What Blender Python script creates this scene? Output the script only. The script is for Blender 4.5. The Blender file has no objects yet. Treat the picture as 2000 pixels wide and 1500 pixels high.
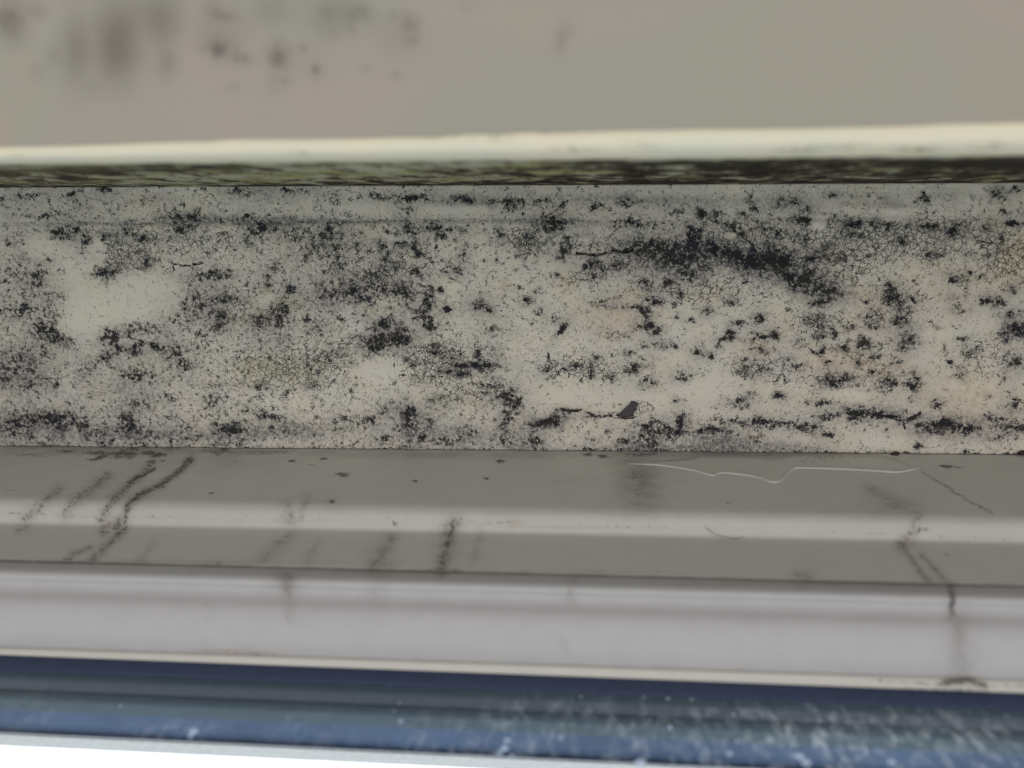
import bpy, math
import numpy as np
from mathutils import Matrix, Vector

scene = bpy.context.scene
col = scene.collection
# ------------------------------------------------------------------ camera
F = 1500.0                                   # focal length in pixels of a 2000 px wide frame
ZC = 1.90                                    # height of the phone above the floor
Xc = np.array([11.2, -0.04, 1.0]); Xc /= np.linalg.norm(Xc)      # room axes seen from the camera
Zc = np.array([0.0, 0.205, -1.0]); Zc[0] = -(Xc[1]*Zc[1] + Xc[2]*Zc[2]) / Xc[0]; Zc /= np.linalg.norm(Zc)
Yc = np.cross(Zc, Xc)
R = np.stack([Xc, Yc, Zc], axis=1)           # camera <- world
cd = bpy.data.cameras.new('camera'); cam = bpy.data.objects.new('camera', cd); col.objects.link(cam)
M4 = Matrix(R.T.tolist()).to_4x4(); M4.translation = Vector((0, 0, ZC)); cam.matrix_world = M4
cd.sensor_width = 36.0; cd.lens = F / 2000 * 36.0
cd.clip_start = 0.01; cd.clip_end = 100
cd.dof.use_dof = True; cd.dof.focus_distance = 0.250
cd.dof.aperture_fstop = (cd.lens/1000) / 0.0034
scene.camera = cam

# ------------------------------------------------------------------ light
# daylight outside the window (+Y), a dim room behind the camera (-Y)
world = bpy.data.worlds.new('daylight'); scene.world = world; world.use_nodes = True
wt = world.node_tree; wt.nodes.clear()
wo = wt.nodes.new('ShaderNodeOutputWorld'); wb = wt.nodes.new('ShaderNodeBackground')
tc = wt.nodes.new('ShaderNodeTexCoord'); sp = wt.nodes.new('ShaderNodeSeparateXYZ')
mr = wt.nodes.new('ShaderNodeMapRange'); mr.inputs[1].default_value = -0.02; mr.inputs[2].default_value = 0.10
cr = wt.nodes.new('ShaderNodeMix'); cr.data_type = 'RGBA'
cf = wt.nodes.new('ShaderNodeMix'); cf.data_type = 'RGBA'      # room walls -> pale daylit floor and sill below
cf.inputs['A'].default_value = (0.285, 0.296, 0.278, 1); cf.inputs['B'].default_value = (1.50, 1.43, 1.42, 1)
mz = wt.nodes.new('ShaderNodeMapRange'); mz.inputs[1].default_value = -0.45; mz.inputs[2].default_value = -0.9
mz.interpolation_type = 'SMOOTHSTEP'
wt.links.new(sp.outputs['Z'], mz.inputs[0]); wt.links.new(mz.outputs[0], cf.inputs['Factor']); wt.links.new(cf.outputs['Result'], cr.inputs['A'])
co = wt.nodes.new('ShaderNodeMix'); co.data_type = 'RGBA'      # grey ground and houses outside -> overcast sky
co.inputs['A'].default_value = (0.86, 0.84, 0.81, 1); co.inputs['B'].default_value = (1.75, 1.82, 1.9, 1)
mo = wt.nodes.new('ShaderNodeMapRange'); mo.inputs[1].default_value = 0.0; mo.inputs[2].default_value = 0.5
wt.links.new(sp.outputs['Z'], mo.inputs[0]); wt.links.new(mo.outputs[0], co.inputs['Factor']); wt.links.new(co.outputs['Result'], cr.inputs['B'])
wt.links.new(tc.outputs['Generated'], sp.inputs[0]); wt.links.new(sp.outputs['Y'], mr.inputs[0])
wt.links.new(mr.outputs[0], cr.inputs['Factor']); wt.links.new(cr.outputs['Result'], wb.inputs['Color'])
wt.links.new(wb.outputs[0], wo.inputs[0])
scene.view_settings.view_transform = 'Standard'; scene.view_settings.look = 'None'
scene.view_settings.gamma = 1; scene.view_settings.use_curve_mapping = False
scene.view_settings.exposure = 0.0

# ------------------------------------------------------------------ geometry helpers
def ray(px, py):
    d = np.array([(px-1000)/F, -(py-750)/F, -1.0]); return R.T @ d
def at_z(px, py, z):
    d = ray(px, py); return d * ((z) / d[2])          # relative to the camera; z = height above it
def at_y(px, py, y):
    d = ray(px, py); return d * (y / d[1])
def to_px(P):
    c = P @ R.T
    return 1000 + F*c[:, 0]/(-c[:, 2]), 750 - F*c[:, 1]/(-c[:, 2])
class Line:                                            # a straight arris along the window
    def __init__(s, pl, pr, z, dz=0):
        s.a = at_z(0, pl, z); s.b = at_z(2000, pr, z + dz)
    def at(s, X):
        t = (X - s.a[0]) / (s.b[0] - s.a[0])
        y = s.a[1] + t*(s.b[1]-s.a[1]); z = s.a[2] + t*(s.b[2]-s.a[2])
        return np.stack([X, y, z], -1)
rng = np.random.default_rng(7)
_T = rng.random((256, 256))
def vnoise(x, y):
    xi = np.floor(x).astype(int); yi = np.floor(y).astype(int); fx = x-xi; fy = y-yi
    fx = fx*fx*(3-2*fx); fy = fy*fy*(3-2*fy)
    g = lambda a, b: _T[a % 256, b % 256]
    return (g(xi, yi)*(1-fx)+g(xi+1, yi)*fx)*(1-fy) + (g(xi, yi+1)*(1-fx)+g(xi+1, yi+1)*fx)*fy
def fbm(x, y, o=4):
    s = 0; a = 0.5; n = 0
    for k in range(o):
        s = s + a*vnoise(x+17*k, y+31*k); n += a; a *= .55; x = x*2.03; y = y*2.03
    return s/n - 0.5
XL, XR = -0.60, 0.60
def xs(step):
    n = int(0.5/step)
    return np.concatenate([np.linspace(XL, -0.26, 18), np.linspace(-0.25, 0.25, n), np.linspace(0.26, XR, 18)])
ALL_M = []
def mesh_grid(name, P, mat, parent=None, attr=None, thick=None, smooth=True):
    """P: (rows, cols, 3) relative to the camera; one mesh, optionally given a thickness along a vector"""
    r, c, _ = P.shape
    V = P.reshape(-1, 3).copy(); V[:, 2] += ZC
    idx = np.arange(r*c).reshape(r, c)
    q = np.stack([idx[:-1, :-1], idx[1:, :-1], idx[1:, 1:], idx[:-1, 1:]], -1).reshape(-1, 4)
    faces = [q]
    n0 = len(V)
    if thick is not None:
        V = np.concatenate([V, V + np.array(thick)])
        faces.append(q[:, ::-1] + n0)
        def side(e): return np.stack([e[:-1], e[1:], e[1:]+n0, e[:-1]+n0], -1)
        faces += [side(idx[0, :]), side(idx[-1, ::-1]), side(idx[::-1, 0]), side(idx[:, -1])]
    Q = np.concatenate(faces).astype(np.int32)
    me = bpy.data.meshes.new(name)
    me.vertices.add(len(V)); me.vertices.foreach_set('co', V.astype(np.float32).ravel())
    me.loops.add(Q.size); me.loops.foreach_set('vertex_index', Q.ravel())
    me.polygons.add(len(Q)); me.polygons.foreach_set('loop_start', np.arange(0, Q.size, 4, dtype=np.int32))
    me.update(calc_edges=True); me.validate()
    if smooth: me.polygons.foreach_set('use_smooth', np.concatenate([np.ones(len(q), bool), np.zeros(len(Q)-len(q), bool)]))
    if attr is not None:
        A = np.asarray(attr, np.float32).reshape(-1, 4)
        if thick is not None: A = np.concatenate([A, A*0])
        at = me.attributes.new('growth', 'FLOAT_COLOR', 'POINT'); at.data.foreach_set('color', A.ravel())
    if mat: me.materials.append(mat)
    o = bpy.data.objects.new(name, me); col.objects.link(o); o.parent = parent
    return o
def loft(lines, X):
    return np.stack([L.at(X) for L in lines], 0)
def densify(P, per):                                    # insert rows between the profile rows
    out = []
    for i in range(len(P)-1):
        n = per[i]
        for k in range(n): out.append(P[i] + (P[i+1]-P[i])*(k/n))
    out.append(P[-1]); return np.stack(out, 0)
def tag(o, label=None, cat=None, group=None, kind=None):
    if label: o['label'] = label
    if cat: o['category'] = cat
    if group: o['group'] = group
    if kind: o['kind'] = kind
    return o
def mesh_vf(name, V, Fc, mat, parent=None, smooth=True):
    me = bpy.data.meshes.new(name); me.from_pydata([(v[0], v[1], v[2]+ZC) for v in V], [], [tuple(f) for f in Fc])
    me.update()
    if smooth:
        for p in me.polygons: p.use_smooth = True
    if mat: me.materials.append(mat)
    o = bpy.data.objects.new(name, me); col.objects.link(o); o.parent = parent; return o
def tube(pts, rad, seg=8):
    pts = [np.array(p, float) for p in pts]; n = len(pts)
    if not hasattr(rad, '__len__'): rad = [rad]*n
    V = []; Fc = []
    for i, p in enumerate(pts):
        t = pts[min(i+1, n-1)] - pts[max(i-1, 0)]; t /= np.linalg.norm(t)
        u = np.cross(t, [0, 0.3, 1]); u /= np.linalg.norm(u); w = np.cross(t, u)
        for k in range(seg):
            a = 2*math.pi*k/seg; V.append(p + rad[i]*(math.cos(a)*u + math.sin(a)*w))
    for i in range(n-1):
        for k in range(seg):
            Fc.append((i*seg+k, i*seg+(k+1) % seg, (i+1)*seg+(k+1) % seg, (i+1)*seg+k))
    Fc.append(tuple(range(seg))[::-1]); Fc.append(tuple((n-1)*seg+k for k in range(seg)))
    return V, Fc
def smooth_path(pts, m=6):
    P = np.array(pts, float); out = []
    for i in range(len(P)-1):
        p0 = P[max(i-1, 0)]; p1 = P[i]; p2 = P[i+1]; p3 = P[min(i+2, len(P)-1)]
        for k in range(m):
            t = k/m
            out.append(.5*((2*p1)+(-p0+p2)*t+(2*p0-5*p1+4*p2-p3)*t*t+(-p0+3*p1-3*p2+p3)*t**3))
    out.append(P[-1]); return np.array(out)

# ------------------------------------------------------------------ stain fields
def blobs(px, py, L, soft=1.0, power=1.0):
    s = np.zeros_like(px)
    for b in L:
        x, y, rx, ry, w = b[:5]; a = math.radians(b[5]) if len(b) > 5 else 0
        dx = px-x; dy = py-y
        m = (abs(dx) < 4*(rx+ry)) & (abs(dy) < 4*(rx+ry))
        if not m.any(): continue
        ddx = dx[m]; ddy = dy[m]
        u = (ddx*math.cos(a)+ddy*math.sin(a))/(rx*soft); v = (-ddx*math.sin(a)+ddy*math.cos(a))/(ry*soft)
        g = w*np.exp(-0.7*(u*u+v*v)**power)
        s[m] = np.maximum(s[m], g) + 0.25*np.minimum(s[m], g)
    return s
def strokes(px, py, L):
    s = np.zeros_like(px)
    for pts, wd, w in L:
        pts = np.array(pts, float); best = np.full_like(px, 1e9)
        for a, b in zip(pts[:-1], pts[1:]):
            d = b-a; t = np.clip(((px-a[0])*d[0]+(py-a[1])*d[1])/(d@d), 0, 1)
            best = np.minimum(best, np.hypot(px-a[0]-t*d[0], py-a[1]-t*d[1]))
        s = np.maximum(s, w*np.exp(-(best/wd)**2))
    return s
def table(px, py, xs_, ys_, T):
    T = np.array(T, float)
    fx = np.clip(np.interp(px, xs_, np.arange(len(xs_))), 0, len(xs_)-1.001); fy = np.clip(np.interp(py, ys_, np.arange(len(ys_))), 0, len(ys_)-1.001)
    ix = fx.astype(int); iy = fy.astype(int); u = fx-ix; v = fy-iy; u = u*u*(3-2*u); v = v*v*(3-2*v)
    return (T[iy, ix]*(1-u)+T[iy, ix+1]*u)*(1-v)+(T[iy+1, ix]*(1-u)+T[iy+1, ix+1]*u)*v

MOULD = [
(20,540,45,30,.65),(74,547,18,26,.75),(47,601,22,20,.85),(5,608,18,12,.75),(104,612,16,18,.75),(90,645,26,20,.95),(120,662,25,10,.85,35),(86,684,18,12,.6),(126,576,16,10,.85),(95,506,6,6,1.05),(124,529,7,6,.8),(142,506,5,5,.7),(153,493,4,4,.7),
(36,464,22,14,.55),(122,457,18,12,.95),(164,468,10,14,.9),(144,450,28,8,.65),(205,464,22,10,.85),(248,450,15,9,.85),(281,468,18,6,.95),(200,536,26,14,.85),(292,515,9,12,1),(234,504,45,35,.5),
(355,450,18,12,1.0),(421,536,32,9,.9),(486,464,12,14,.8),(443,583,20,7,1.05),(381,590,38,36,.65),(432,626,24,16,.85),
(281,641,30,10,1),(255,645,12,8,.8),(220,662,18,16,1.0),(234,680,14,10,.8),(306,680,22,8,1.15,30),(275,672,12,5,1),(347,684,14,12,1.05),(363,712,18,14,.85),(205,702,16,12,.8),(173,723,18,18,.7),(273,731,38,18,.8),(268,735,14,6,1),(265,686,16,8,.8),
(36,713,40,35,.75),(4,741,20,18,.85),(61,752,15,12,.75),(112,752,8,10,.7),(0,707,6,8,1),
(25,824,40,22,.9),(54,846,8,8,1.15),(100,817,42,11,1.0),(120,828,28,16,.75),(162,835,32,9,.9,20),(248,824,18,15,1.1),(273,788,24,13,.75),(263,839,30,13,.75),(446,839,18,12,1.1),(414,790,12,10,.9),(374,857,11,5,.9),(425,752,34,4,.75),(470,842,16,10,.8),(340,820,22,8,.7),
(465,374,28,7,.9),(212,372,14,5,.95),(367,425,28,9,.8),(385,412,14,6,.7),(486,425,25,9,.65),(150,376,15,6,.7),(100,420,60,8,.6),(60,385,70,14,.5),(160,400,20,18,.6),(300,392,30,8,.5),
(572,375,35,7,.75),(655,390,15,10,.6),(748,387,12,7,.9),(810,385,32,5,1),(903,390,18,8,1.0),(961,396,7,6,1.05),(993,396,9,10,1.05),(728,380,12,6,.7),(790,395,18,10,.7),(540,390,30,12,.5),
(511,446,22,12,1.05),(640,446,10,9,.8),(648,468,32,22,.7),(572,457,28,12,.75),(608,486,60,35,.5),(538,522,9,8,.95),(662,518,14,12,.7),(698,482,10,8,.8),(597,502,7,6,.95),
(745,479,9,7,1.05),(756,495,7,7,1),(783,477,13,6,1),(745,504,8,7,.9),(770,518,11,8,.9),(799,450,20,10,.9),(810,479,8,10,1),(817,493,10,10,1),(846,446,24,10,.9),(860,461,14,7,.9),(813,533,8,10,1.15),(898,529,9,7,.9),(907,497,6,11,.9),(873,536,8,6,.7),(977,454,7,12,1),(907,450,20,10,.75),(890,515,8,6,.8),
(525,544,14,18,.75),(568,565,14,9,.95),(633,576,24,24,.65),(694,565,38,16,.85),(723,536,28,18,.7),(748,565,24,16,.8),(712,587,38,10,.65),(788,576,24,26,.8),(838,580,10,20,1.05),(824,608,16,10,.9),(842,637,13,11,1.25),(831,619,13,9,1),(876,603,7,6,1.5),(939,594,18,12,.85),(957,605,5,5,1),(968,648,22,14,.65),
(547,608,18,16,.9),(554,626,14,14,.65),(514,626,24,18,.75),(550,662,12,10,.65),(622,634,20,16,.65),(748,634,9,7,1.2),(738,666,20,16,1.0),(781,666,17,13,1.2),(752,648,38,25,.8),(792,644,9,8,1),(723,680,11,9,1),(694,662,15,10,.65),(644,698,35,20,.62),
(849,677,13,6,.95),(849,691,9,4,1.3),(882,691,20,14,.8),(936,691,6,12,1.1),(925,715,36,6,1.2),(874,727,13,4,1.2),(903,731,15,5,1.05),(946,724,16,5,.95),(824,742,10,6,.7),(612,752,11,10,.85),(507,756,14,8,.95),(522,810,34,8,.95,20),(601,716,4,13,.85),(625,725,6,8,.7),
(968,760,35,20,.75),(993,774,13,13,.9),(860,781,30,8,.65),(799,806,12,10,1.05),(802,832,13,28,.8),(752,799,14,9,.85),(716,824,18,10,.8),(680,824,34,12,.7),(840,828,14,14,.85),(828,857,7,7,1.2),(752,860,15,8,1),(878,860,34,9,.85),(907,842,18,13,.75),(990,814,12,26,.9),(993,860,20,9,.85),
(1036,396,58,16,.65),(1162,407,8,6,1.1),(1220,394,9,5,1.05),(1248,396,7,3.5,1.1),(1230,385,3.5,3.5,1.1),(1097,401,8,6,.8),(1076,425,18,12,.75),(1079,439,33,13,.9),(1230,425,28,12,.65),(1252,439,42,6,.9),(1331,410,13,9,.8),(1295,403,12,8,.7),(1374,419,13,10,1.15),(1400,419,9,7,1.05),(1427,439,9,7,1.15),(1446,418,6,5,1.1),(1472,405,10,8,.9),(1448,455,8,7,1.15),(1353,454,16,14,.95),(1486,443,18,12,.85),(1400,436,10,5,.9),
(1032,472,26,18,.75),(1104,482,10,12,1.1),(1099,497,6,7,1.05),(1158,518,16,7,.95),(1176,526,9,7,.9),(1205,520,15,10,.9),(1155,540,24,9,.75),(1227,488,12,5,1.05),(1281,486,48,16,.88),(1342,500,38,26,.82),(1396,486,16,12,1.2),(1353,479,18,12,.9),(1346,533,20,18,.8),(1252,475,24,12,.85),(1443,504,30,16,1.0),(1475,515,28,14,1.25,30),(1432,493,34,10,1.0),(1259,554,20,10,.85),(1306,551,13,8,.9),(1300,505,30,14,.7),
(1277,587,14,10,.95),(1245,601,14,6,1.05),(1263,616,10,13,1.1),(1259,637,15,7,1.05),(1283,648,10,8,1.1),(1216,598,12,5,.8),(1176,590,16,10,.8),(1198,596,4,5,1),(1032,587,12,8,.95),(1056,608,9,7,.8),(1083,626,15,7,.8),(1095,646,5,16,1.25,40),(1202,652,25,7,.65),(1046,570,8,4,.9),(1087,535,5,5,1),
(1328,576,9,8,.9),(1425,587,12,7,.8),(1382,608,10,7,.8),(1347,626,8,5,.8),(1324,616,3,6,1,30),(1443,632,11,6,1.2),(1428,648,7,5,1.15),(1419,661,13,5,1.2),(1482,619,11,12,.85),(1479,659,18,18,.7),(1320,679,4,3.5,1.25),(1288,673,17,6,.9),(1259,673,12,7,.7),(1227,689,8,4,1.1),(1364,688,10,11,1),(1389,693,6,5,1.25),(1407,677,7,5,.95),(1490,684,7,6,1.1),(1263,698,16,6,.5),
(1241,716,17,12,.95),(1194,734,14,11,.7),(1270,745,14,9,.8),(1331,733,13,9,1.05),(1072,720,11,12,.8),(1126,716,13,6,.95),(1155,720,5,14,.9),(1166,698,12,7,.7),(1454,720,15,12,.85),(1490,720,15,12,.7),(1446,788,20,11,.8),(1410,774,4,4,1.1),(1320,781,6,7,.8),(1470,775,10,8,.7),(1250,752,10,5,.6),
(1007,792,15,16,1),(1068,824,27,9,1.25,-15),(1043,832,9,7,.9),(1101,803,15,3.5,1.1),(1166,812,15,2.5,1.1),(1043,864,20,8,1.0),(1155,860,11,4,1),(1220,860,11,7,1.1),(1277,839,34,18,.95),(1331,821,11,8,1.15),(1320,842,24,12,.9),(1266,864,15,9,.95),(1396,839,18,6,1.15),(1374,842,8,5,1),(1450,824,38,6,.8),(1482,828,28,12,.85),(1240,880,100,5,.75),
(1532,396,22,9,.85),(1572,410,10,7,.95),(1626,383,11,5,1.05),(1725,391,11,4,.7),(1802,387,11,7,.9),(1853,385,13,7,.8),(1946,378,12,10,1.05),(1975,372,12,5,.9),(1628,424,6,3,1.1),(1964,414,20,9,.55),(1785,398,6,4,.8),
(1565,432,13,8,1.15),(1572,464,12,12,.95),(1518,457,24,12,.85),(1622,482,8,5,1.1),(1608,493,13,6,.9),(1666,437,15,8,1.2),(1716,437,24,6,1.05),(1741,445,11,8,1),(1770,443,7,5,1.05),(1817,445,24,4.5,1.2),(1860,454,16,9,1.1),(1673,461,24,12,.75),(1878,439,11,6,.9),(1763,472,10,8,1.05),(1930,446,11,10,1),(1975,439,15,5,1.2),(1957,468,5,11,1.05),(1949,488,5,6,.95),
(1648,504,9,7,1),(1813,497,7,6,1.15),(1831,499,11,5,.95),(1896,499,9,5,.9),(1928,500,5,9,.95),(1518,511,30,13,1.25),(1543,547,22,8,1.3,50),(1572,544,35,18,1.0,20),(1608,562,28,14,.9,20),(1601,504,30,5,1.0),(1637,572,13,9,.75),(1601,592,16,8,1.05),(1505,490,20,14,.9),
(1745,583,22,15,1.0,25),(1734,558,13,3.5,1.1),(1756,628,13,10,1.15),(1781,583,8,3.5,1.1),(1770,608,11,11,.85),(1774,666,17,18,.85),(1705,619,13,14,.85),(1706,635,6,5,1),(1594,626,20,14,.85),(1601,655,9,7,1.15),(1626,655,7,11,.95),(1655,639,9,7,.8),(1565,670,12,8,.7),(1604,682,5,8,1.35),(1595,689,9,3,1.1),(1646,682,9,8,1.15),(1687,670,10,9,1.15),(1695,680,14,4,.95),(1705,695,12,4,.9),(1673,706,6,9,.9),(1619,709,5,2,1.2),(1747,707,9,5,1),(1705,727,5,4,1),
(1622,743,14,12,1.05),(1651,742,20,9,.75),(1734,749,23,16,.85),(1788,749,12,18,.95),(1561,720,12,9,.85),(1522,774,11,6,1),(1536,706,18,14,.55),(1510,655,10,10,.9),
(1867,544,13,8,1),(1892,536,3.5,3,1.3),(1980,565,9,6,1.1),(1925,587,8,7,1.15),(1952,590,10,9,1.2),(1864,583,12,7,.75),(1975,619,18,14,.8),(1990,641,16,14,.95),(1957,648,20,12,.7),(1918,540,11,4,.9),(1968,664,6,6,1),(1874,605,12,7,.8),(1885,662,8,4,1.1),(1896,688,13,10,.75),(1846,684,3.5,7,.95),(1855,707,4.5,3.5,1.2),(1878,731,9,9,.8),(1986,709,16,16,.9),(1928,772,4,3.5,1),(1982,792,12,14,1),(1830,640,5,4,.9),
(1702,806,34,10,.95),(1734,815,30,3.5,1.25,8),(1781,819,18,3,1.2,-20),(1669,814,17,9,.9),(1601,785,28,6,.75),(1615,810,24,12,.85),(1522,828,24,8,1),(1579,835,24,7,1.15,15),(1615,853,13,4,1.2),(1831,788,13,9,.8),(1842,832,32,13,1.1),(1896,835,18,10,1.05),(1946,824,20,10,.95),(1982,835,22,11,.95),(1946,857,15,9,.75),(1792,869,8,6,1.3),(1810,830,18,8,.85),
]
CLEAN = [(90,482,36,20,.9),(150,522,36,28,1),(170,575,42,36,1),(175,620,52,26,1),(140,640,30,16,.7),(265,575,58,36,1),(240,600,55,28,1),(325,575,32,26,.9),(292,548,16,14,1),(330,600,16,10,.7),(190,490,16,25,.9),
(752,588,18,9,.7),(700,640,22,12,.8),(740,722,38,22,.7),(888,562,12,9,.8),(817,781,13,18,.8),(1389,756,52,22,.95),(1340,760,30,12,.7),(1108,774,58,16,.5),(1266,790,38,20,.6),(1425,461,12,6,1),(1597,437,16,12,1),(1658,774,42,12,.9),(1925,634,28,18,.85),(1830,650,28,12,.8),(1560,860,60,8,.4),(1740,862,60,10,.6),(400,845,10,6,.6),(75,842,14,10,.6),(140,850,14,10,.6),(700,405,60,8,.5),(900,410,60,8,.6),(560,400,30,6,.4),(1750,415,26,10,.8),(520,585,16,14,.8),(1885,760,50,20,.4),(1800,700,20,20,.5),(1300,690,20,5,.4),(1770,395,30,6,.5)]
SOFT = [(300,850,260,14,.45),(560,842,90,16,.5),(60,720,70,60,.28),(60,835,90,28,.4),(220,775,120,30,.22),(1414,868,50,18,.85),(1350,874,160,10,.4),(1530,872,70,12,.45),(640,470,45,30,.25),(633,580,35,30,.25),(752,655,45,30,.35),(800,825,40,36,.4),(945,850,120,22,.3),(1300,500,130,35,.35),(1480,515,90,25,.45,15),(1590,555,60,22,.45,20),(1220,388,110,8,.35),(1400,392,100,8,.3),(540,432,70,6,.6),(380,428,60,7,.45),(1080,432,60,10,.35),(400,590,60,50,.22),(520,640,50,50,.22),(1700,808,60,12,.35),(1860,835,90,20,.3),(940,600,30,22,.25),(1774,665,22,24,.3),(1068,826,40,14,.35),(968,690,14,12,.4),(1990,640,30,26,.3),(270,700,90,40,.12),(700,560,120,60,.12),(1540,396,40,18,.35),(900,392,60,10,.25)]
WARM = [(485,720,34,16,-.5),(536,722,66,24,-.6),(565,590,32,16,-.5),(518,565,10,7,-1.1),(510,620,30,12,-.3),(1198,612,62,32,.65),(1234,576,26,12,.6),(1108,551,20,26,.5),(1389,576,34,12,.45),(1425,461,12,6,1),(1486,677,32,20,.5),(1640,702,62,20,.8),(1626,497,13,8,.8),(1716,724,52,16,.75),(1978,500,40,50,.75),(1880,770,90,50,.5),(1845,590,30,7,.5),(880,780,60,30,-.4),(725,458,30,14,.45),(985,560,20,18,.4),(1690,570,60,20,.35),(1530,640,30,25,.4),(1850,560,120,60,.3),(1700,640,50,40,.35),(1078,420,24,8,.6),(290,390,60,10,.3),(1230,505,40,12,.2),(1205,521,14,8,-.6),(1532,396,26,10,-.4),(1675,385,16,8,-.6)]
CRACK = [(234,500,50,38,1),(340,470,120,40,.5),(1032,472,40,26,.9),(1180,480,70,20,.6),(1290,500,110,40,.7),(1150,545,70,18,.5),(1440,470,80,40,.8),(1600,500,110,45,.8),(1700,465,110,36,1.1),(1820,465,100,36,1),(1960,500,60,50,.9),(1380,570,130,25,.6),(1600,640,70,40,.6),(1700,700,60,40,.5),(1130,720,60,24,1),(1920,700,70,50,.5),(860,710,90,40,.9),(900,770,70,30,.6),(760,520,120,60,.5),(560,720,100,40,.7),(640,700,90,60,.5),(1480,720,60,30,.7),(1630,745,60,20,.8),(1760,600,60,40,.6),(450,600,80,50,.5),(1300,840,80,16,.4)]
LINES = [([(1125,495),(1165,499),(1180,494),(1195,489),(1215,493),(1238,484)],2.6,1.3),([(336,515),(365,519),(395,514)],1.6,1.1),([(336,515),(340,528)],1.4,1),
([(207,644),(245,658),(280,667),(315,670)],1.8,.9),([(75,740),(130,739)],1.2,1),([(1445,458),(1470,478),(1480,500)],2.2,1.3),([(1500,497),(1560,503),(1600,504),(1623,508)],2.0,1.1),
([(1090,805),(1110,801),(1140,802),(1155,810),(1175,815),(1195,812)],2.0,1.2),([(1070,690),(1073,704),(1077,710)],1.3,1.2),([(1088,733),(1094,722),(1104,720),(1112,730),(1112,738)],1.5,1.2),([(1155,742),(1154,722),(1160,706)],1.6,1.1),
([(1694,808),(1730,813),(1765,824),(1768,838)],2.2,1.25),([(1768,828),(1785,817),(1798,806)],2.2,1.2),([(1645,560),(1690,559),(1736,558)],1.2,.9),([(768,693),(773,740)],1.2,.8),([(773,733),(800,732),(850,736),(900,733)],1.2,.8),([(800,690),(830,710),(830,735)],1.1,.6),([(1580,680),(1590,690),(1604,683),(1606,674)],2,1.2),([(1590,640),(1600,590),(1587,588)],1,.3),([(500,800),(525,815),(560,818)],2,.9),([(598,692),(602,715),(610,730)],1.8,.9),([(1915,472),(1950,474)],1.5,1.1),([(395,830),(445,828)],1.4,.8)]
BX = list(range(0, 2001, 200))
BT = [[.35,.40,.35,.40,.35,.35,.40,.30,.40,.35,.30],
      [.35,.45,.50,.55,.55,.45,.45,.60,.65,.50,.45],
      [.55,.30,.40,.50,.52,.38,.38,.60,.62,.38,.30],
      [.60,.20,.52,.50,.42,.36,.30,.30,.35,.22,.35],
      [.55,.32,.55,.42,.42,.32,.28,.24,.32,.22,.30],
      [.50,.42,.50,.36,.36,.30,.20,.26,.26,.20,.26],
      [.58,.62,.58,.50,.50,.42,.42,.40,.38,.38,.45]]
BY = [395, 450, 520, 600, 680, 760, 840]

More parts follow.
